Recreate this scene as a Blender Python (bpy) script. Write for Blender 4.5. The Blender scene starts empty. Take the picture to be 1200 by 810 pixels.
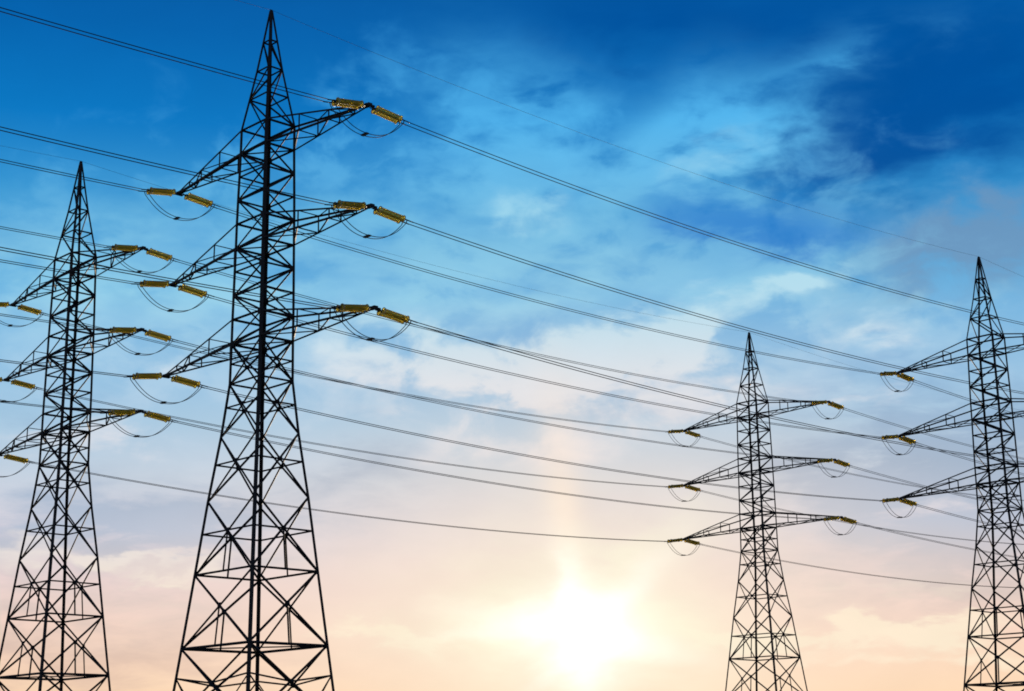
import bpy, bmesh, math
from mathutils import Vector, Matrix

scene = bpy.context.scene
C = scene.collection
R = math.radians

# ------------------------------------------------------------------ camera
PITCH, ROLL, FPX, EYE = R(14.381), R(0.6486), 1946.95, 1.6
fwd = Vector((0, math.cos(PITCH), math.sin(PITCH)))
up0 = Vector((0, -math.sin(PITCH), math.cos(PITCH)))
right0 = Vector((1, 0, 0))
right = right0 * math.cos(ROLL) - up0 * math.sin(ROLL)
up = right0 * math.sin(ROLL) + up0 * math.cos(ROLL)
# the picture is rolled by ROLL: picture axes expressed in the level camera frame
right = (right0 * math.cos(ROLL) - up0 * math.sin(ROLL)).normalized()
up = (right0 * math.sin(ROLL) + up0 * math.cos(ROLL)).normalized()
cam_data = bpy.data.cameras.new('camera')
cam = bpy.data.objects.new('camera', cam_data)
C.objects.link(cam)
cam_data.sensor_width = 36.0
cam_data.sensor_fit = 'HORIZONTAL'
cam_data.lens = FPX / 1200.0 * 36.0
cam_data.clip_start = 0.1
cam_data.clip_end = 20000
m = Matrix((right, up, -fwd)).transposed().to_4x4()
m.translation = Vector((0, 0, EYE))
cam.matrix_world = m
scene.camera = cam


def sky_dir(px, py):
    """direction of a spot of the sky (picture pixels of the 1200x810 photograph)"""
    return (right * ((px - 600) / FPX) + up * ((405 - py) / FPX) + fwd).normalized()


def azel(px, py):
    d = sky_dir(px, py)
    return math.degrees(math.atan2(d.x, d.y)), math.degrees(math.asin(d.z))


SUN_DIR = sky_dir(684, 742)
SUN_AZ, SUN_EL = azel(684, 742)

# ------------------------------------------------------------------ colour management
scene.view_settings.view_transform = 'Standard'
scene.view_settings.look = 'None'
scene.view_settings.exposure = 0.0
scene.view_settings.gamma = 1.0
scene.view_settings.use_curve_mapping = False
scene.render.film_transparent = False
scene.render.filter_size = 1.5
scene.cycles.filter_width = 1.8
scene.cycles.max_bounces = 10
scene.cycles.transmission_bounces = 10


def lin(r, g, b):
    def f(c):
        c /= 255.0
        return c / 12.92 if c <= 0.04045 else ((c + 0.055) / 1.055) ** 2.4
    return (f(r), f(g), f(b), 1.0)


# ------------------------------------------------------------------ sky
world = bpy.data.worlds.new('World')
scene.world = world
world.use_nodes = True
wt = world.node_tree
wt.nodes.clear()


class G:
    """small expression builder over a node tree"""
    def __init__(self, tree):
        self.t = tree

    def node(self, kind, **kw):
        n = self.t.nodes.new(kind)
        for k, v in kw.items():
            setattr(n, k, v)
        return n

    def put(self, sock, v):
        if isinstance(v, bpy.types.NodeSocket):
            self.t.links.new(v, sock)
        else:
            sock.default_value = v

    def m(self, op, a, b=None, c=None, clamp=False):
        n = self.node('ShaderNodeMath', operation=op, use_clamp=clamp)
        self.put(n.inputs[0], a)
        if b is not None:
            self.put(n.inputs[1], b)
        if c is not None:
            self.put(n.inputs[2], c)
        return n.outputs[0]

    def vm(self, op, a, b=None, out=0):
        n = self.node('ShaderNodeVectorMath', operation=op)
        self.put(n.inputs[0], a)
        if b is not None:
            self.put(n.inputs[1], b)
        return n.outputs[out]

    def smooth(self, v, lo, hi, o0=0.0, o1=1.0):
        n = self.node('ShaderNodeMapRange', interpolation_type='SMOOTHSTEP')
        self.put(n.inputs['Value'], v)
        n.inputs['From Min'].default_value = lo
        n.inputs['From Max'].default_value = hi
        n.inputs['To Min'].default_value = o0
        n.inputs['To Max'].default_value = o1
        return n.outputs[0]

    def mix(self, fac, a, b, blend='MIX'):
        n = self.node('ShaderNodeMix', data_type='RGBA', blend_type=blend)
        n.clamp_factor = True
        self.put(n.inputs[0], fac)
        self.put(n.inputs[6], a)
        self.put(n.inputs[7], b)
        return n.outputs[2]

    def noise(self, vec, scale, detail=6.0, rough=0.55, dist=0.0, lac=2.0):
        n = self.node('ShaderNodeTexNoise')
        self.put(n.inputs['Vector'], vec)
        n.inputs['Scale'].default_value = scale
        n.inputs['Detail'].default_value = detail
        n.inputs['Roughness'].default_value = rough
        n.inputs['Lacunarity'].default_value = lac
        n.inputs['Distortion'].default_value = dist
        return n.outputs['Fac']

    def ramp(self, fac, stops):
        n = self.node('ShaderNodeValToRGB')
        self.put(n.inputs[0], fac)
        cr = n.color_ramp
        cr.interpolation = 'B_SPLINE' if False else 'LINEAR'
        while len(cr.elements) < len(stops):
            cr.elements.new(0.5)
        for e, (p, c) in zip(cr.elements, stops):
            e.position = p
            e.color = c
        return n.outputs[0]


g = G(wt)
tc = g.node('ShaderNodeTexCoord')
D = tc.outputs['Generated']
sep = g.node('ShaderNodeSeparateXYZ')
g.put(sep.inputs[0], D)
az = g.m('MULTIPLY', g.m('ARCTAN2', sep.outputs[0], sep.outputs[1]), 180 / math.pi)
el = g.m('MULTIPLY', g.m('ARCSINE', sep.outputs[2]), 180 / math.pi)
AE0 = (az, el)
# a little warp of the sky coordinates so no patch has a clean oval outline
def warp(na, nb, kx, ky):
    return (g.m('MULTIPLY_ADD', na, kx, g.m('ADD', az, -kx / 2)),
            g.m('MULTIPLY_ADD', nb, ky, g.m('ADD', el, -ky / 2)))


low = g.vm('MULTIPLY', D, (1.0, 1.0, 3.6))
mid = g.vm('MULTIPLY', D, (1.0, 1.0, 1.6))
rotm = g.node('ShaderNodeMapping')
g.put(rotm.inputs['Vector'], D)
rotm.inputs['Rotation'].default_value = (0, R(-24), 0)
rotm.inputs['Scale'].default_value = (1.0, 1.0, 2.6)
dia = rotm.outputs[0]
n_big = g.noise(mid, 9.0, 5, 0.55, 0.4)
n_mid = g.noise(mid, 24.0, 7, 0.54, 0.3)
n_wisp = g.noise(dia, 20.0, 7, 0.55, 0.25)
n_gap = g.noise(dia, 15.0, 6, 0.52, 0.2)
n_low = g.noise(low, 22.0, 7, 0.58, 0.3)
AE = warp(n_big, n_wisp, 5.0, 3.0)
AEF = warp(n_mid, n_wisp, 1.5, 1.2)
DEG = math.degrees(1 / FPX)          # degrees of sky per picture pixel


def lobes(items, coords=AE):
    """soft patches of the sky: (x, y, half width, half height, tilt, weight)"""
    tot = None
    for x, y, sx, sy, rot, w in items:
        a, e = azel(x, y)
        c, s_ = math.cos(R(rot)) * 0.8367, math.sin(R(rot)) * 0.8367
        wx, wy = 1.0 / (sx * DEG * 1.05), 1.0 / (sy * DEG)
        X, Y = coords
        u = g.m('MULTIPLY_ADD', X, c * wx, g.m('MULTIPLY_ADD', Y, s_ * wx, -(a * c + e * s_) * wx))
        v = g.m('MULTIPLY_ADD', X, -s_ * wy, g.m('MULTIPLY_ADD', Y, c * wy, (a * s_ - e * c) * wy))
        ex = g.m('POWER', 1 / math.e, g.m('MULTIPLY_ADD', u, u, g.m('MULTIPLY', v, v)))
        tot = g.m('MULTIPLY', ex, w) if tot is None else g.m('MULTIPLY_ADD', ex, w, tot)
    return tot


# clear sky: height gradient over the Sky Texture
sky = g.node('ShaderNodeTexSky', sky_type='NISHITA')
sky.sun_disc = False
sky.sun_elevation = R(SUN_EL)
sky.sun_rotation = R(SUN_AZ)
sky.air_density = 1.0
sky.dust_density = 1.0
sky.ozone_density = 2.0

E_STOPS = [(-6, (120, 105, 92)), (0.0, (248, 212, 168)), (2.8, (252, 217, 183)), (4.6, (247, 214, 197)),
           (6.2, (237, 213, 210)), (7.8, (218, 212, 222)), (9.8, (194, 209, 225)), (11.6, (166, 202, 228)),
           (13.9, (136, 190, 228)), (16.0, (102, 178, 226)), (18.9, (50, 150, 212)), (21.8, (4, 120, 196)),
           (24.7, (0, 100, 176)), (26.2, (0, 92, 167)), (34, (0, 68, 138)), (60, (6, 46, 100)), (90, (8, 36, 84))]
grad = g.ramp(g.m('DIVIDE', g.m('ADD', el, 6.0), 96.0), [((e + 6) / 96.0, lin(*c)) for e, c in E_STOPS])
col = g.mix(0.012, grad, g.mix(1.0, sky.outputs[0], (0.1, 0.1, 0.1, 1), 'MULTIPLY'))

def layer(col, cov, noise, lo, hi, colour, opacity=1.0, k=1.0):
    """cloud layer: coverage patches broken up by noise"""
    v = g.m('MULTIPLY', cov, g.m('MULTIPLY_ADD', noise, k, 1.0 - 0.5 * k))
    a = g.m('MULTIPLY', g.smooth(v, lo, hi), opacity)
    return g.mix(a, col, colour)


def by_height(stops):
    return g.ramp(g.m('DIVIDE', g.m('MAXIMUM', el, 0.0), 32.0), [(e / 32.0, lin(*c)) for e, c in stops])


# deep blue gaps, upper right
dark = lobes([(960, 20, 230, 60, 0, 0.75), (1130, 115, 220, 84, 10, 1.15), (1000, 150, 100, 60, 30, 0.55), 
              (640, 5, 130, 36, 0, 0.3), (770, 15, 130, 40, 0, 0.5)])
col = layer(col, dark, n_wisp, 0.0, 1.4, lin(0, 80, 156), 0.95, 0.8)
# greyer veil under the dark band, far right
veil = lobes([(1180, 262, 140, 38, 14, 0.95), (1090, 308, 150, 36, 10, 0.5), (1010, 262, 90, 22, 10, 0.35), (1190, 340, 120, 60, 0, 0.35)])
col = layer(col, veil, n_mid, 0.1, 1.25, lin(112, 148, 184), 0.75, 3.2)
# broad pale veils
pale = lobes([(545, 90, 90, 70, -50, 0.36), (660, 90, 90, 50, -30, 0.22), (620, 160, 75, 70, -40, 0.5), (590, 245, 130, 60, -10, 0.8), (850, 172, 95, 50, 18, 1.35), (745, 190, 50, 40, 10, 0.4),
              (820, 100, 70, 50, 50, 0.38), (520, 330, 190, 50, 0, 0.45), (700, 330, 150, 40, -10, 0.3), (925, 325, 80, 36, 12, 0.5), (1080, 30, 90, 30, 10, 0.3), (960, 55, 60, 20, 20, 0.3),
              (250, 260, 190, 60, 0, 0.40), (60, 300, 160, 70, 0, 0.45), (180, 350, 110, 60, 0, 0.6), (420, 250, 90, 60, 20, 0.25)])
pale_c = by_height([(0, (240, 222, 210)), (9, (205, 212, 226)), (13, (182, 212, 233)), (16, (148, 208, 234)), (19, (112, 188, 228)), (22, (86, 184, 240)), (26, (40, 140, 208))])
col = layer(col, pale, n_wisp, 0.04, 1.15, pale_c, 0.95, 3.2)
# mottled thin cloud over the whole middle of the sky
mot = lobes([(520, 260, 330, 150, 0, 0.55), (180, 330, 260, 110, 0, 0.45), (820, 300, 260, 120, 10, 0.45), (560, 120, 170, 80, -30, 0.22), (560, 460, 420, 70, 0, 0.4), (1010, 390, 170, 70, 0, 0.4)])
col = layer(col, mot, n_mid, 0.22, 0.95, pale_c, 0.5, 7.5)
gap = lobes([(640, 300, 420, 120, 0, 0.45), (200, 300, 260, 130, 0, 0.4), (900, 420, 300, 60, 0, 0.4)])
gap_c = by_height([(8, (176, 196, 222)), (12, (136, 184, 224)), (16, (84, 164, 218)), (20, (24, 132, 204)), (26, (0, 96, 170))])
col = layer(col, gap, n_gap, 0.2, 1.1, gap_c, 0.42, 5.0)
# brighter cloud tops
puff = lobes([(940, 336, 42, 15, 4, 0.62), (610, 250, 60, 26, -20, 0.55), (800, 385, 70, 26, 14, 0.7), (770, 405, 110, 28, 8, 0.6),
              (600, 425, 150, 36, -6, 0.6), (480, 440, 100, 30, 0, 0.55), (1010, 385, 60, 20, 6, 0.45), (862, 180, 70, 26, 20, 0.55),
              (610, 520, 110, 50, 0, 0.55), (440, 380, 60, 26, 0, 0.35), (190, 410, 60, 22, 0, 0.4), (140, 520, 70, 20, 0, 0.45), (710, 440, 90, 24, 6, 0.5), (870, 460, 90, 18, 6, 0.45), (1005, 472, 50, 8, 0, 0.4)])
puff_c = by_height([(0, (255, 240, 215)), (7, (240, 226, 220)), (10, (228, 226, 232)), (13, (224, 229, 236)), (15.5, (184, 222, 238)), (18, (172, 222, 238)), (22, (112, 190, 234))])
col = layer(col, puff, n_mid, 0.14, 1.0, puff_c, 0.92, 5.5)
# clear blue between the bright patches, right of the middle
hole = lobes([(905, 268, 110, 22, -6, 0.8), (800, 245, 60, 20, -10, 0.5), (930, 225, 60, 30, 20, 0.35)])
col = layer(col, hole, n_wisp, 0.0, 1.1, lin(20, 120, 204), 0.75, 1.6)
# grey-blue undersides
shade = lobes([(720, 470, 140, 26, 4, 0.4), (1060, 430, 120, 50, 0, 0.5), (1130, 560, 160, 70, 0, 1.2), (960, 550, 90, 30, 0, 0.35), (430, 550, 90, 34, 0, 0.45),
               (420, 460, 60, 22, 0, 0.35), (170, 620, 200, 44, 0, 1.0), (60, 470, 100, 40, 0, 0.35), (1130, 670, 170, 50, 0, 0.7), (60, 760, 260, 60, 0, 0.7)])
shade_c = by_height([(0, (212, 178, 152)), (3.5, (220, 188, 170)), (6, (204, 194, 192)), (8, (172, 188, 210)), (10, (146, 172, 200)), (13, (132, 178, 216)), (18, (90, 160, 212))])
col = layer(col, shade, n_low, 0.08, 1.0, shade_c, 0.85, 3.2)
# level streaks low in the sky
st = lobes([(990, 742, 170, 12, 0, 0.9), (1080, 770, 160, 10, 0, 0.6), (180, 668, 90, 13, -4, 0.9), (110, 655, 80, 9, 0, 0.4), (470, 742, 110, 10, 0, 0.7),
            (890, 745, 60, 9, 0, 0.6), (1040, 690, 120, 10, 0, 0.35), (160, 720, 90, 8, 0, 0.3), (20, 640, 60, 12, 0, 0.4), (60, 520, 90, 14, 0, 0.4)])
st_c = by_height([(0, (255, 244, 214)), (5, (255, 240, 212)), (7, (240, 230, 222)), (10, (222, 222, 228))])
col = layer(col, st, n_low, 0.15, 0.85, st_c, 0.85, 3.0)
st2 = lobes([(170, 665, 50, 8, 4, 0.8), (430, 690, 160, 26, 0, 0.45), (1080, 650, 150, 20, 0, 0.45), (930, 650, 120, 16, 0, 0.35), (170, 745, 150, 24, 0, 0.5), (1050, 715, 140, 16, 0, 0.45)])
st2_c = by_height([(0, (240, 205, 170)), (5, (232, 206, 195)), (8, (204, 198, 208)), (10, (190, 196, 212))])
col = layer(col, st2, n_mid, 0.15, 0.95, st2_c, 0.6, 3.0)
# the sun behind thin cloud: aureole, broken bright core, short pillar
sx, sy = 684, 742
glow_w = lobes([(sx - 10, sy - 20, 300, 190, 0, 1.0)], AE0)
glow_m = lobes([(sx - 4, sy - 6, 140, 86, 0, 0.95), (sx - 20, sy, 180, 22, 0, 0.35), (sx + 70, sy - 70, 110, 24, 40, 0.25)], AE)
core = lobes([(sx, sy - 2, 46, 36, 0, 1.2), (sx - 12, sy - 46, 13, 46, 8, 0.45), (sx + 40, sy - 34, 66, 14, 40, 0.3), (sx + 4, sy + 46, 18, 56, 0, 0.4), (sx - 50, sy - 10, 70, 12, -8, 0.3), (sx + 60, sy + 14, 60, 12, -14, 0.25), (sx - 30, sy + 44, 46, 12, 46, 0.25), (sx - 110, sy - 2, 50, 7, 2, 0.25)], AEF)
pillar = lobes([(669, 655, 15, 60, 5, 0.8), (659, 590, 20, 60, 6, 0.55), (652, 510, 24, 70, 5, 0.3)], AE0)
col = g.mix(g.m('MULTIPLY', glow_w, 0.66), col, lin(255, 230, 208))
col = g.mix(g.m('MULTIPLY', pillar, 0.78), col, lin(255, 234, 216))
col = g.mix(g.m('MULTIPLY', glow_m, 0.85, clamp=True), col, lin(255, 251, 222))
col = g.mix(g.m('MULTIPLY', core, 1.0, clamp=True), col, (1.25, 1.22, 1.12, 1))

# the half of the sky away from the sun is dimmer
sdot = g.vm('DOT_PRODUCT', D, Vector((SUN_DIR.x, SUN_DIR.y, 0)).normalized(), out='Value')
dim = g.smooth(sdot, -0.7, 0.75, 0.5, 1.0)
fin = g.node('ShaderNodeVectorMath', operation='SCALE')
g.put(fin.inputs[0], col)
g.put(fin.inputs['Scale'], g.m('MULTIPLY', dim, g.smooth(n_mid, 0.25, 0.75, 9.8, 10.2)))
bg = g.node('ShaderNodeBackground')
g.put(bg.inputs['Color'], fin.outputs[0])
bg.inputs['Strength'].default_value = 0.1
wo = g.node('ShaderNodeOutputWorld')
wt.links.new(bg.outputs[0], wo.inputs[0])

# ------------------------------------------------------------------ sun
sl = bpy.data.lights.new('sun', 'SUN')
sl.energy = 4.5
sl.angle = R(0.53)
sl.color = (1.0, 0.78, 0.55)
so = bpy.data.objects.new('sun', sl)
C.objects.link(so)
so.rotation_euler = (-SUN_DIR).to_track_quat('-Z', 'Y').to_euler()
so.location = (0, 0, 80)


# ------------------------------------------------------------------ materials
def material(name, c0, c1, rough, metal, scale, bump=0.0):
    mt = bpy.data.materials.new(name)
    mt.use_nodes = True
    t = mt.node_tree
    q = G(t)
    b = t.nodes['Principled BSDF']
    co = q.node('ShaderNodeTexCoord').outputs['Object']
    n = q.noise(co, scale, 6, 0.6, 0.2)
    q.put(b.inputs['Base Color'], q.ramp(q.smooth(n, 0.3, 0.7), [(0, (*c0, 1)), (1, (*c1, 1))]))
    q.put(b.inputs['Roughness'], q.smooth(n, 0.2, 0.8, rough - 0.1, rough + 0.12))
    b.inputs['Metallic'].default_value = metal
    b.inputs['Specular IOR Level'].default_value = 0.3
    if bump:
        bn = q.node('ShaderNodeBump')
        bn.inputs['Strength'].default_value = bump
        q.put(bn.inputs['Height'], n)
        t.links.new(bn.outputs[0], b.inputs['Normal'])
    return mt


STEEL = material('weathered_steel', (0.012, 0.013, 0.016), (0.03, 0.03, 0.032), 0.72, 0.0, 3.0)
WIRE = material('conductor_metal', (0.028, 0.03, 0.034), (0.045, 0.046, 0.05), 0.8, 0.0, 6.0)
FITTING = material('fitting_metal', (0.02, 0.022, 0.025), (0.05, 0.05, 0.05), 0.45, 0.5, 12.0)
RING = material('ring_metal', (0.62, 0.56, 0.32), (0.78, 0.72, 0.45), 0.4, 0.1, 9.0)
CONCRETE = material('concrete', (0.26, 0.25, 0.23), (0.38, 0.36, 0.33), 0.85, 0.0, 4.0, 0.3)

GLASS = bpy.data.materials.new('yellow_insulator_glass')
GLASS.use_nodes = True
_q = G(GLASS.node_tree)
_b = GLASS.node_tree.nodes['Principled BSDF']
_co = _q.node('ShaderNodeTexCoord').outputs['Object']
_n = _q.noise(_co, 7.0, 4, 0.55)
_c = _q.ramp(_q.smooth(_n, 0.3, 0.7), [(0, (0.84, 0.68, 0.14, 1)), (1, (0.94, 0.82, 0.26, 1))])
_q.put(_b.inputs['Base Color'], _c)
_b.inputs['Roughness'].default_value = 0.45
_tr = _q.node('ShaderNodeBsdfTranslucent')
_tr.inputs['Color'].default_value = (1.0, 0.88, 0.24, 1)
_rf = _q.node('ShaderNodeBsdfRefraction')
_rf.inputs['Color'].default_value = (1.0, 0.92, 0.46, 1)
_rf.inputs['Roughness'].default_value = 0.3
_rf.inputs['IOR'].default_value = 1.12
_mx = _q.node('ShaderNodeMixShader')
_mx.inputs[0].default_value = 0.6
GLASS.node_tree.links.new(_b.outputs[0], _mx.inputs[1])
GLASS.node_tree.links.new(_tr.outputs[0], _mx.inputs[2])
_mx2 = _q.node('ShaderNodeMixShader')
_mx2.inputs[0].default_value = 0.45
GLASS.node_tree.links.new(_mx.outputs[0], _mx2.inputs[1])
GLASS.node_tree.links.new(_rf.outputs[0], _mx2.inputs[2])
GLASS.node_tree.links.new(_mx2.outputs[0], GLASS.node_tree.nodes['Material Output'].inputs[0])

GRASS = bpy.data.materials.new('meadow')
GRASS.use_nodes = True
_q = G(GRASS.node_tree)
_b = GRASS.node_tree.nodes['Principled BSDF']
_co = _q.node('ShaderNodeTexCoord').outputs['Object']
_n1 = _q.noise(_co, 0.05, 8, 0.65)
_n2 = _q.noise(_co, 2.5, 6, 0.6)
_c1 = _q.ramp(_q.smooth(_n1, 0.3, 0.7), [(0, (0.035, 0.055, 0.016, 1)), (0.6, (0.07, 0.085, 0.028, 1)), (1, (0.12, 0.10, 0.05, 1))])
_q.put(_b.inputs['Base Color'], _q.mix(0.4, _c1, _q.ramp(_n2, [(0.3, (0.02, 0.035, 0.01, 1)), (0.7, (0.10, 0.115, 0.04, 1))])))
_b.inputs['Roughness'].default_value = 0.95


# ------------------------------------------------------------------ mesh helpers
def obj(name, bm, mat, parent=None, loc=None):
    bmesh.ops.recalc_face_normals(bm, faces=bm.faces)
    me = bpy.data.meshes.new(name)
    bm.to_mesh(me)
    bm.free()
    me.materials.append(mat)
    o = bpy.data.objects.new(name, me)
    C.objects.link(o)
    if parent is not None:
        o.parent = parent
    if loc is not None:
        o.location = loc
    return o


def empty(name, loc=(0, 0, 0)):
    o = bpy.data.objects.new(name, None)
    o.empty_display_size = 0.5
    o.location = loc
    C.objects.link(o)
    return o


def tag(o, label, cat, group=None):
    o['label'] = label
    o['category'] = cat
    if group:
        o['group'] = group
    return o


def copy_tree(o, parent=None):
    c = o.copy()
    C.objects.link(c)
    c.parent = parent
    for ch in list(o.children):
        copy_tree(ch, c)
    return c


def angle(bm, p0, p1, w, inward, t=None):
    """an L-section steel member from p0 to p1, its corner turned away from `inward`"""
    p0, p1 = Vector(p0), Vector(p1)
    t = t or w * 0.13
    d = (p1 - p0).normalized()
    n = Vector(inward)
    n = n - d * n.dot(d)
    if n.length < 1e-4:
        n = d.orthogonal()
    n.normalize()
    v = d.cross(n)
    e1, e2 = (n + v) / math.sqrt(2), (n - v) / math.sqrt(2)
    prof = [(0, 0), (w, 0), (w, t), (t, t), (t, w), (0, w)]
    off = n * (w * 0.35)
    a = [bm.verts.new(p0 + e1 * x + e2 * y - off) for x, y in prof]
    b = [bm.verts.new(p1 + e1 * x + e2 * y - off) for x, y in prof]
    for i in range(6):
        j = (i + 1) % 6
        bm.faces.new((a[i], a[j], b[j], b[i]))
    bm.faces.new(a[::-1])
    bm.faces.new(b)


def box(bm, cen, ax, ay, az_):
    """box with half-axes ax, ay, az_"""
    c = Vector(cen)
    ax, ay, az_ = Vector(ax), Vector(ay), Vector(az_)
    vs = [bm.verts.new(c + ax * i + ay * j + az_ * k) for i in (-1, 1) for j in (-1, 1) for k in (-1, 1)]
    for f in ((0, 1, 3, 2), (4, 6, 7, 5), (0, 4, 5, 1), (2, 3, 7, 6), (0, 2, 6, 4), (1, 5, 7, 3)):
        bm.faces.new([vs[i] for i in f])


def tube(bm, pts, r, n=6):
    pts = [Vector(p) for p in pts]
    rings = []
    ref = Vector((0, 0, 1))
    for i, p in enumerate(pts):
        d = (pts[min(i + 1, len(pts) - 1)] - pts[max(i - 1, 0)]).normalized()
        u = d.cross(ref)
        if u.length < 1e-3:
            u = d.cross(Vector((0, 1, 0)))
        u.normalize()
        v = d.cross(u)
        rings.append([bm.verts.new(p + (u * math.cos(2 * math.pi * k / n) + v * math.sin(2 * math.pi * k / n)) * r) for k in range(n)])
    for a, b in zip(rings, rings[1:]):
        for k in range(n):
            f = bm.faces.new((a[k], a[(k + 1) % n], b[(k + 1) % n], b[k]))
            f.smooth = True
    bm.faces.new(rings[0][::-1])
    bm.faces.new(rings[-1])


def lathe_x(bm, prof, y0=0.0, n=14):
    """profile (x, r) turned about the x axis"""
    rings = []
    for x, r in prof:
        rings.append([bm.verts.new((x, y0 + r * math.cos(2 * math.pi * k / n), r * math.sin(2 * math.pi * k / n))) for k in range(n)])
    for a, b in zip(rings, rings[1:]):
        for k in range(n):
            f = bm.faces.new((a[k], a[(k + 1) % n], b[(k + 1) % n], b[k]))
            f.smooth = True
    bm.faces.new(rings[0][::-1])
    bm.faces.new(rings[-1])


# ------------------------------------------------------------------ ground
bm = bmesh.new()
N, S = 60, 4000.0
gv = []
for i in range(N + 1):
    row = []
    for j in range(N + 1):
        u, v = (i / N * 2 - 1), (j / N * 2 - 1)
        x, y = S * u * abs(u), S * v * abs(v)
        d = math.hypot(x, y)
        z = 0.0 if d < 320 else 1.2 * math.sin(x * 0.004) * math.cos(y * 0.0035) * min(1, (d - 320) / 500) - 0.8 * min(1, (d - 320) / 400)
        row.append(bm.verts.new((x, y, z)))
    gv.append(row)
for i in range(N):
    for j in range(N):
        f = bm.faces.new((gv[i][j], gv[i + 1][j], gv[i + 1][j + 1], gv[i][j + 1]))
        f.smooth = True
ground = obj('ground', bm, GRASS)
ground['kind'] = 'structure'

# ------------------------------------------------------------------ lattice tower
# (height, half width of the body) measured up the tower
LEVELS = [(45.0, 0.05), (43.0, 0.30), (41.2, 0.53), (39.45, 0.80), (37.62, 1.089), (36.17, 1.097), (34.76, 1.12), (33.35, 1.145), (31.93, 1.165),
          (30.47, 1.175), (29.09, 1.19), (27.68, 1.205), (26.3, 1.218), (24.86, 1.222), (22.59, 1.244),
          (19.62, 1.52), (16.06, 1.945), (12.07, 2.355), (8.14, 2.765), (4.0, 3.2), (0.0, 3.62)]
WX, WY = 1.162, 0.895            # the body is wider along the arms than along the line
CORNER = dict(L=(-WX, -WY), F=(WX, -WY), R=(WX, WY), K=(-WX, WY))
FACES = (('L', 'F'), ('L', 'K'), ('F', 'R'), ('K', 'R'))
TIP_Z = dict(U=36.19, M=30.42, L=24.80)
TIP_X = dict(U=9.22, M=9.51, L=9.88)
ARM_TOP = dict(U=4, M=8, L=12)
W_LEG, W_TOP, W_BR, W_CH = 0.152, 0.12, 0.084, 0.1


def pt(c, i):
    z, r = LEVELS[i]
    return Vector((CORNER[c][0] * r, CORNER[c][1] * r, z))


def inward(c1, c2=None):
    v = Vector((CORNER[c1][0], CORNER[c1][1], 0))
    if c2:
        v += Vector((CORNER[c2][0], CORNER[c2][1], 0))
    return -v


def plate(bm, cen, nrm, size):
    n = Vector(nrm).normalized()
    u = Vector((0, 0, 1)).cross(n).normalized()
    v = n.cross(u)
    box(bm, cen, u * size, v * size * 0.85, n * 0.012)


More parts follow.
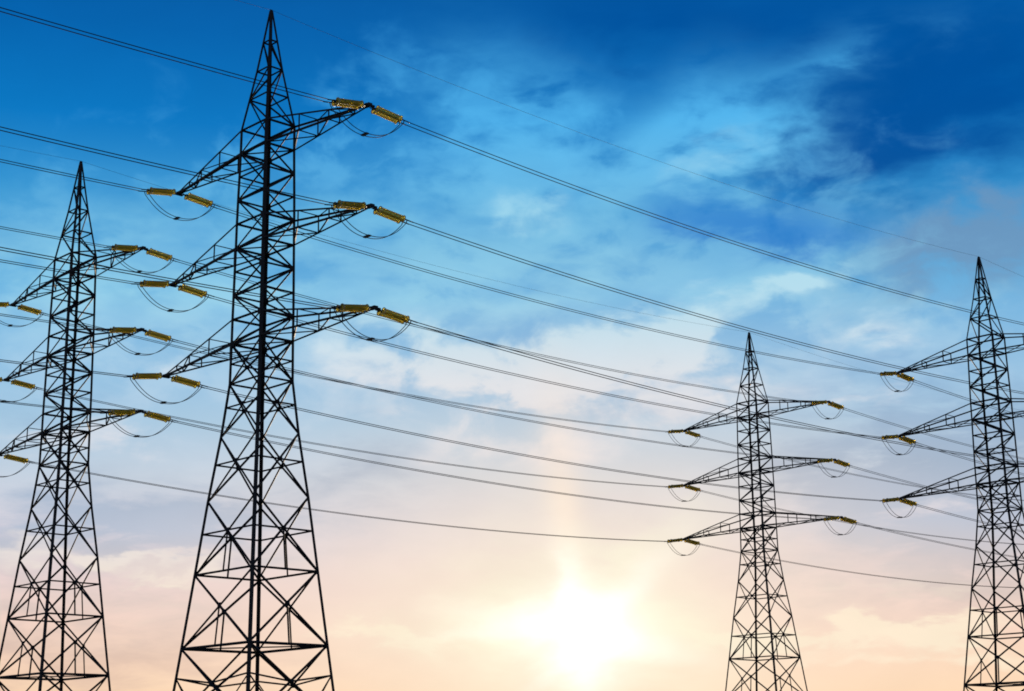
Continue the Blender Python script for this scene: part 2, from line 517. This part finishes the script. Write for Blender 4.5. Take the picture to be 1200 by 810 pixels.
def make_tower():
    root = empty('transmission_tower')
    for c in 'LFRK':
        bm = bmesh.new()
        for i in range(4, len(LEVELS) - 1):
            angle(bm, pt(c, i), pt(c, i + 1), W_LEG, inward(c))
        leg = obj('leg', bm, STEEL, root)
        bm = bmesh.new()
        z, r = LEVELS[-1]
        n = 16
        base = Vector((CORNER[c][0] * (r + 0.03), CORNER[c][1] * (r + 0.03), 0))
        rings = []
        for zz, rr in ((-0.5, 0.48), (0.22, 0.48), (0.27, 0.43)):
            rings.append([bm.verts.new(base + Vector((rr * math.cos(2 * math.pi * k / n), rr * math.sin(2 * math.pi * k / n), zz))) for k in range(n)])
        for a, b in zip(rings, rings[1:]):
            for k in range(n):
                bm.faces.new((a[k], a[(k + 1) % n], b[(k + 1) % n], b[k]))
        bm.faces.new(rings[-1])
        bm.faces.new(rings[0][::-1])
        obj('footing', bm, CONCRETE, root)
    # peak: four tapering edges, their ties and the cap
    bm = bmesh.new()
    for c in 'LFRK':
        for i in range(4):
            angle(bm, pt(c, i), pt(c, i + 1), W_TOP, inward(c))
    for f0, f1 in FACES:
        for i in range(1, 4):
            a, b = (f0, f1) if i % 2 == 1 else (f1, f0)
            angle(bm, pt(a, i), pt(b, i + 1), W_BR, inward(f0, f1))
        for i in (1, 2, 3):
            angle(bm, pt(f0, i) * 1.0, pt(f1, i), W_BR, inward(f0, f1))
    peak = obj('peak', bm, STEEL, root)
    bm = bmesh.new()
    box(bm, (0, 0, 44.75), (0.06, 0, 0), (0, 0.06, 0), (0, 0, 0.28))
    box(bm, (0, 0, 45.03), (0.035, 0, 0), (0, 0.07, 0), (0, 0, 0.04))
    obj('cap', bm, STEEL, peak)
    # zigzag bracing of the straight body, one part per face
    for f0, f1 in FACES:
        bm = bmesh.new()
        for i in range(4, 13):
            a, b = (f0, f1) if i % 2 == 1 else (f1, f0)
            angle(bm, pt(a, i), pt(b, i + 1), W_BR * (1.15 if i in (5, 6, 9, 10) else 1), inward(f0, f1))
        br = obj('face_bracing', bm, STEEL, root)
        for i in range(5, 14):
            nd = f0 if i % 2 == 1 else f1
            bm = bmesh.new()
            q = pt(nd, i)
            other = f1 if nd == f0 else f0
            q = q + (pt(other, i) - q).normalized() * 0.16 + inward(f0, f1).normalized() * (-0.02)
            plate(bm, q, inward(f0, f1), 0.15)
            obj('gusset_plate', bm, STEEL, br)
    # level rings of horizontals
    for i in list(range(4, 15)) + [17, 18]:
        bm = bmesh.new()
        for f0, f1 in FACES:
            w = W_BR * (1.25 if i in (4, 5, 8, 9, 12, 13, 18) else 1.0)
            angle(bm, pt(f0, i), pt(f1, i), w, inward(f0, f1))
        if i in (5, 9, 13, 18):
            for a, b in (('L', 'R'), ('F', 'K')):
                angle(bm, pt(a, i), pt(b, i) + Vector((0, 0, 0.01 if a == 'L' else -0.1)), W_BR, (0, 0, -1))
        obj('level_ring', bm, STEEL, root)
    # X-braced panels of the flared lower body
    for i in range(13, 20):
        for f0, f1 in FACES:
            bm = bmesh.new()
            a0, b0, a1, b1 = pt(f0, i), pt(f1, i), pt(f0, i + 1), pt(f1, i + 1)
            inw = inward(f0, f1)
            out = -inw.normalized()
            w = W_BR * (1.1 if i < 16 else 1.2)
            angle(bm, a0 + out * 0.02, b1 + out * 0.02, w, inw)
            angle(bm, b0 - out * 0.04, a1 - out * 0.04, w, inw)
            t = LEVELS[i][1] / (LEVELS[i][1] + LEVELS[i + 1][1])
            x = a0.lerp(b1, t)
            if i in (13, 14, 15, 16):              # horizontals through the crossing
                la, lb = a0.lerp(a1, t), b0.lerp(b1, t)
                angle(bm, la, lb, W_BR * 0.85, inw)
            if i in (16, 17):                      # hangers down to the ring below
                angle(bm, x, (a1 + b1) / 2, W_BR * 1.05, inw)
            if i in (18, 19):                      # redundant struts
                la, lb = a0.lerp(a1, t - 0.09), b0.lerp(b1, t - 0.09)
                angle(bm, la, x, W_BR * 0.8, inw)
                angle(bm, lb, x, W_BR * 0.8, inw)
                angle(bm, la, a1.lerp(x, 0.5), W_BR * 0.8, inw)
                angle(bm, lb, b1.lerp(x, 0.5), W_BR * 0.8, inw)
            pan = obj('cross_bracing', bm, STEEL, root)
            bm = bmesh.new()
            plate(bm, x - out * 0.015, inw, 0.15)
            obj('gusset_plate', bm, STEEL, pan)
    # six crossarms
    for k in 'UML':
        for s in (-1, 1):
            i = ARM_TOP[k]
            cs = ('F', 'R') if s > 0 else ('L', 'K')
            tip = Vector((s * TIP_X[k], 0, TIP_Z[k]))
            bm = bmesh.new()
            nodes = {}
            for c in cs:
                yy = 0.07 if CORNER[c][1] > 0 else -0.07
                e = tip + Vector((-s * 0.1, yy, 0))
                u0, l0 = pt(c, i), pt(c, i + 1)
                angle(bm, u0, e + Vector((0, 0, 0.07)), W_CH, (0, -CORNER[c][1], -1))
                angle(bm, l0, e + Vector((0, 0, -0.03)), W_CH, (0, -CORNER[c][1], 1))
                for q, t in enumerate((0.0, 0.34, 0.64, 0.84)):
                    nodes[c, q] = (u0.lerp(e + Vector((0, 0, 0.07)), t), l0.lerp(e + Vector((0, 0, -0.03)), t))
                for q in (1, 2, 3):
                    uu, ll = nodes[c, q]
                    angle(bm, uu, ll, W_BR * 0.95, (0, -CORNER[c][1], 0))
            c0, c1 = cs
            for q in (1, 2, 3):
                angle(bm, nodes[c0, q][0], nodes[c1, q][0], W_BR * 0.7, (0, 0, -1))
                angle(bm, nodes[c0, q][1], nodes[c1, q][1], W_BR * 0.8, (0, 0, 1))
            for q in range(3):
                a, b = (c0, c1) if q % 2 == 0 else (c1, c0)
                angle(bm, nodes[a, q][1], nodes[b, q + 1][1], W_BR * 0.85, (0, 0, 1))
                if q == 0:
                    angle(bm, nodes[b, q][1] + Vector((0, 0, 0.05)), nodes[a, q + 1][1] + Vector((0, 0, 0.05)), W_BR * 0.85, (0, 0, 1))
                if q > 0:
                    angle(bm, nodes[a, q][0], nodes[b, q + 1][0], W_BR * 0.7, (0, 0, -1))
            arm = obj('crossarm', bm, STEEL, root)
            bm = bmesh.new()
            box(bm, tip + Vector((s * 0.02, 0, 0.0)), (0.24, 0, 0), (0, 0.13, 0), (0, 0, 0.07))
            box(bm, tip + Vector((s * 0.2, 0, -0.06)), (0.07, 0, 0), (0, 0.3, 0), (0, 0, 0.05))
            obj('tip_plate', bm, STEEL, arm)
    return root


PSI = R(46.67)
LDIR = Vector((math.sin(PSI), math.cos(PSI), 0))
ADIR = Vector((-LDIR.y, LDIR.x, 0))
POS = dict(A=Vector((-13.91, 89.55, 0)), B=Vector((-31.28, 113.95, 0)), C=Vector((24.37, 165.13, 0)), D=Vector((41.17, 139.86, 0)))
TLAB = dict(A='tallest black lattice pylon at front left, peak almost touching the top of the photo',
            B='black lattice pylon at the far left edge, behind and left of the tallest pylon',
            C='smallest and most distant lattice pylon, standing just right of the low sun',
            D='lattice pylon cut off by the right edge of the photo')
TDESC = dict(A='tallest pylon', B='far left pylon', C='smallest pylon', D='right edge pylon')
proto = make_tower()
towers = {}
for k in 'ABCD':
    t = proto if k == 'A' else copy_tree(proto)
    t.location = POS[k]
    t.rotation_euler = (0, 0, -PSI)
    tag(t, TLAB[k], 'pylon', 'lattice pylons of the two power lines')
    towers[k] = t


def tip_of(pos, arm):
    s = 1 if arm[1] == 'L' else -1
    return pos + ADIR * (s * TIP_X[arm[0]]) + Vector((0, 0, TIP_Z[arm[0]]))


# ------------------------------------------------------------------ insulator strings
GAP, CH0, CH1, SEND = 0.19, 0.40, 2.02, 2.42


def make_string():
    root = empty('insulator_string')
    bm = bmesh.new()
    for y in (-0.05, 0.05):
        tube(bm, [(0.05, y, 0), (0.27, y, 0)], 0.022, 6)
    obj('link', bm, FITTING, root)
    for x0, x1, w0, w1 in ((0.25, 0.38, 0.08, 0.25), (CH1 + 0.03, CH1 + 0.15, 0.25, 0.25)):
        bm = bmesh.new()
        vs = [bm.verts.new(p) for z in (-0.012, 0.012) for p in ((x0, -w0, z), (x1, -w1, z), (x1, w1, z), (x0, w0, z))]
        bm.faces.new(vs[:4][::-1])
        bm.faces.new(vs[4:])
        for i in range(4):
            j = (i + 1) % 4
            bm.faces.new((vs[i], vs[j], vs[4 + j], vs[4 + i]))
        obj('yoke_plate', bm, FITTING, root)
    n = 17
    pitch = (CH1 - CH0) / n
    for y in (-GAP, GAP):
        bm = bmesh.new()
        prof = [(CH0 - 0.03, 0.03)]
        for i in range(n):
            x = CH0 + i * pitch
            prof += [(x, 0.06), (x + 0.012, 0.11), (x + 0.03, 0.148), (x + 0.06, 0.155), (x + 0.075, 0.145), (x + 0.08, 0.07)]
        prof += [(CH1 + 0.05, 0.03)]
        lathe_x(bm, prof, y, 14)
        ch = obj('disc_chain', bm, GLASS, root)
        for xr in (CH0 + 0.02, CH1 - 0.02):
            bm = bmesh.new()
            tube(bm, [(xr, y + 0.165 * math.cos(a), 0.165 * math.sin(a)) for a in [2 * math.pi * k / 18 for k in range(19)]], 0.028, 6)
            obj('arcing_ring', bm, RING, ch)
    for y in (-GAP, GAP):
        bm = bmesh.new()
        tube(bm, [(CH1 + 0.10, y, 0), (SEND + 0.25, y, 0)], 0.034, 8)
        tube(bm, [(CH1 + 0.22, y, -0.02), (CH1 + 0.20, y, -0.16)], 0.026, 6)
        obj('clamp', bm, FITTING, root)
    return root


string0 = make_string()
first = [True]


def place_string(origin, direc, label):
    t = string0 if first[0] else copy_tree(string0)
    first[0] = False
    x = direc.normalized()
    y = Vector((0, 0, 1)).cross(x).normalized()
    z = x.cross(y)
    mw = Matrix((x, y, z)).transposed().to_4x4()
    t.rotation_euler = mw.to_euler()
    t.location = origin
    tag(t, label, 'insulator', 'yellow insulator strings at the arm tips')
    return origin, x, y, z


ARMN = dict(UL='upper left arm', ML='middle left arm', LL='lower left arm', UR='upper right arm', MR='middle right arm', LR='lower right arm')
SPAN = dict(A=POS['D'] - POS['A'], B=POS['C'] - POS['B'], C=POS['C'] - POS['B'], D=POS['D'] - POS['A'])
DROOP_IN, DROOP_OUT = math.tan(R(9.0)), math.tan(R(6.0))
ends = {}


def curve_points(a, b, sag, n):
    return [a.lerp(b, i / n) - Vector((0, 0, 4 * sag * (i / n) * (1 - i / n))) for i in range(n + 1)]


def make_jumper(fr_in, fr_out, label):
    root = empty('jumper_loop', (fr_in[0] + fr_out[0]) / 2)
    base = root.location.copy()
    lows = []
    for s in (-1, 1):
        # the y axes of the two strings point opposite ways
        p0 = fr_in[0] + fr_in[1] * (CH1 + 0.21) + fr_in[2] * (GAP * -s) + fr_in[3] * -0.16
        p1 = fr_out[0] + fr_out[1] * (CH1 + 0.21) + fr_out[2] * (GAP * s) + fr_out[3] * -0.16
        n = 28
        pts = []
        for i in range(n + 1):
            t = i / n
            q = 2 * t - 1
            drop = 1.18 * (1 - abs(q) ** 2.3)
            pts.append(p0.lerp(p1, t) - Vector((0, 0, drop)) - base)
        bm = bmesh.new()
        tube(bm, pts, 0.021, 6)
        obj('cable', bm, WIRE, root)
        lows.append(pts[n // 2 - 1])
    bm = bmesh.new()
    c = (lows[0] + lows[1]) / 2
    d = (lows[1] - lows[0]) / 2
    box(bm, c, d * 1.25, LDIR * 0.10, (0, 0, 0.035))
    obj('spacer', bm, FITTING, root)
    tag(root, label, 'jumper cable', 'jumper loops under the arm tips')


for k in 'ABCD':
    for arm in ('UL', 'ML', 'LL', 'UR', 'MR', 'LR'):
        if k == 'D' and arm[1] == 'R':
            continue                               # those arm tips are far outside the picture
        tip = tip_of(POS[k], arm) + Vector((0, 0, -0.06))
        dirn = SPAN[k].normalized()
        fin_ = place_string(tip - dirn * 0.12, -dirn - Vector((0, 0, DROOP_IN)), 'yellow double insulator string left of the %s tip, %s' % (ARMN[arm], TDESC[k]))
        fout = place_string(tip + dirn * 0.12, dirn - Vector((0, 0, DROOP_OUT)), 'yellow double insulator string right of the %s tip, %s' % (ARMN[arm], TDESC[k]))
        make_jumper(fin_, fout, 'thin twin cable loop hanging under the %s tip, %s' % (ARMN[arm], TDESC[k]))
        ends[k, arm] = (fin_, fout)


# ------------------------------------------------------------------ conductors
def make_line(pairs, sag, label):
    root = empty('power_line', (pairs[0][0] + pairs[1][0]) / 2)
    for a, b in pairs:
        bm = bmesh.new()
        tube(bm, [p - root.location for p in curve_points(a, b, sag, 44)], 0.023, 6)
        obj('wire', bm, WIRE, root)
    tag(root, label, 'power line', 'twin wire power lines')


def out_pt(fr, s):
    return fr[0] + fr[1] * (SEND + 0.1) + fr[2] * (GAP * s)


SAG, SAG_IN = 1.12, 0.72
for (k0, k1, skip) in (('A', 'D', ''), ('B', 'C', ''), (None, 'A', ''), (None, 'B', ''), ('C', None, ''), ('D', None, 'R')):
    for arm in ('UL', 'ML', 'LL', 'UR', 'MR', 'LR'):
        if skip and arm[1] == skip:
            continue
        pairs = []
        for s in (-1, 1):
            if k0:
                a = out_pt(ends[k0, arm][1], s)
            else:
                far = tip_of(POS[k1] - SPAN[k1], arm)
                a = far + SPAN[k1].normalized() * 2.8 + ADIR * (GAP * s) + Vector((0, 0, -0.45))
            if k1 and (k1, arm) in ends:
                b = out_pt(ends[k1, arm][0], -s)
            elif k1:
                b = tip_of(POS[k1], arm) - SPAN[k1].normalized() * 2.8 + ADIR * (GAP * s) + Vector((0, 0, -0.45))
            else:
                far = tip_of(POS[k0] + SPAN[k0], arm)
                b = far - SPAN[k0].normalized() * 2.8 + ADIR * (GAP * s) + Vector((0, 0, -0.45))
            pairs.append((a, b))
        if k0 and k1:
            lab = 'twin wires from %s of %s to %s' % (ARMN[arm], TDESC[k0], TDESC[k1])
        elif k1:
            lab = 'twin wires from left picture edge to %s of %s' % (ARMN[arm], TDESC[k1])
        else:
            lab = 'twin wires from %s of %s off towards the right' % (ARMN[arm], TDESC[k0])
        make_line(pairs, SAG if k0 else SAG_IN, lab)

for a, b, lab in ((POS['A'], POS['D'], 'faint single wire from the peak of the tallest pylon to the right edge pylon'),
                  (POS['B'], POS['C'], 'faint single wire from the peak of the far left pylon to the smallest pylon'),
                  (POS['A'] - SPAN['A'], POS['A'], 'faint single wire from the top edge to the peak of the tallest pylon'),
                  (POS['B'] - SPAN['B'], POS['B'], 'faint single wire from the left edge to the peak of the far left pylon'),
                  (POS['C'], POS['C'] + SPAN['C'], 'faint single wire from the peak of the smallest pylon off to the right'),
                  (POS['D'], POS['D'] + SPAN['D'], 'faint single wire from the peak of the right edge pylon off to the right')):
    zt = Vector((0, 0, 45.06))
    bm = bmesh.new()
    tube(bm, [p - (a + zt) for p in curve_points(a + zt, b + zt, 1.25, 44)], 0.009, 5)
    tag(obj('earth_wire', bm, WIRE, None, a + zt), lab, 'earth wire', 'single wires along the pylon peaks')
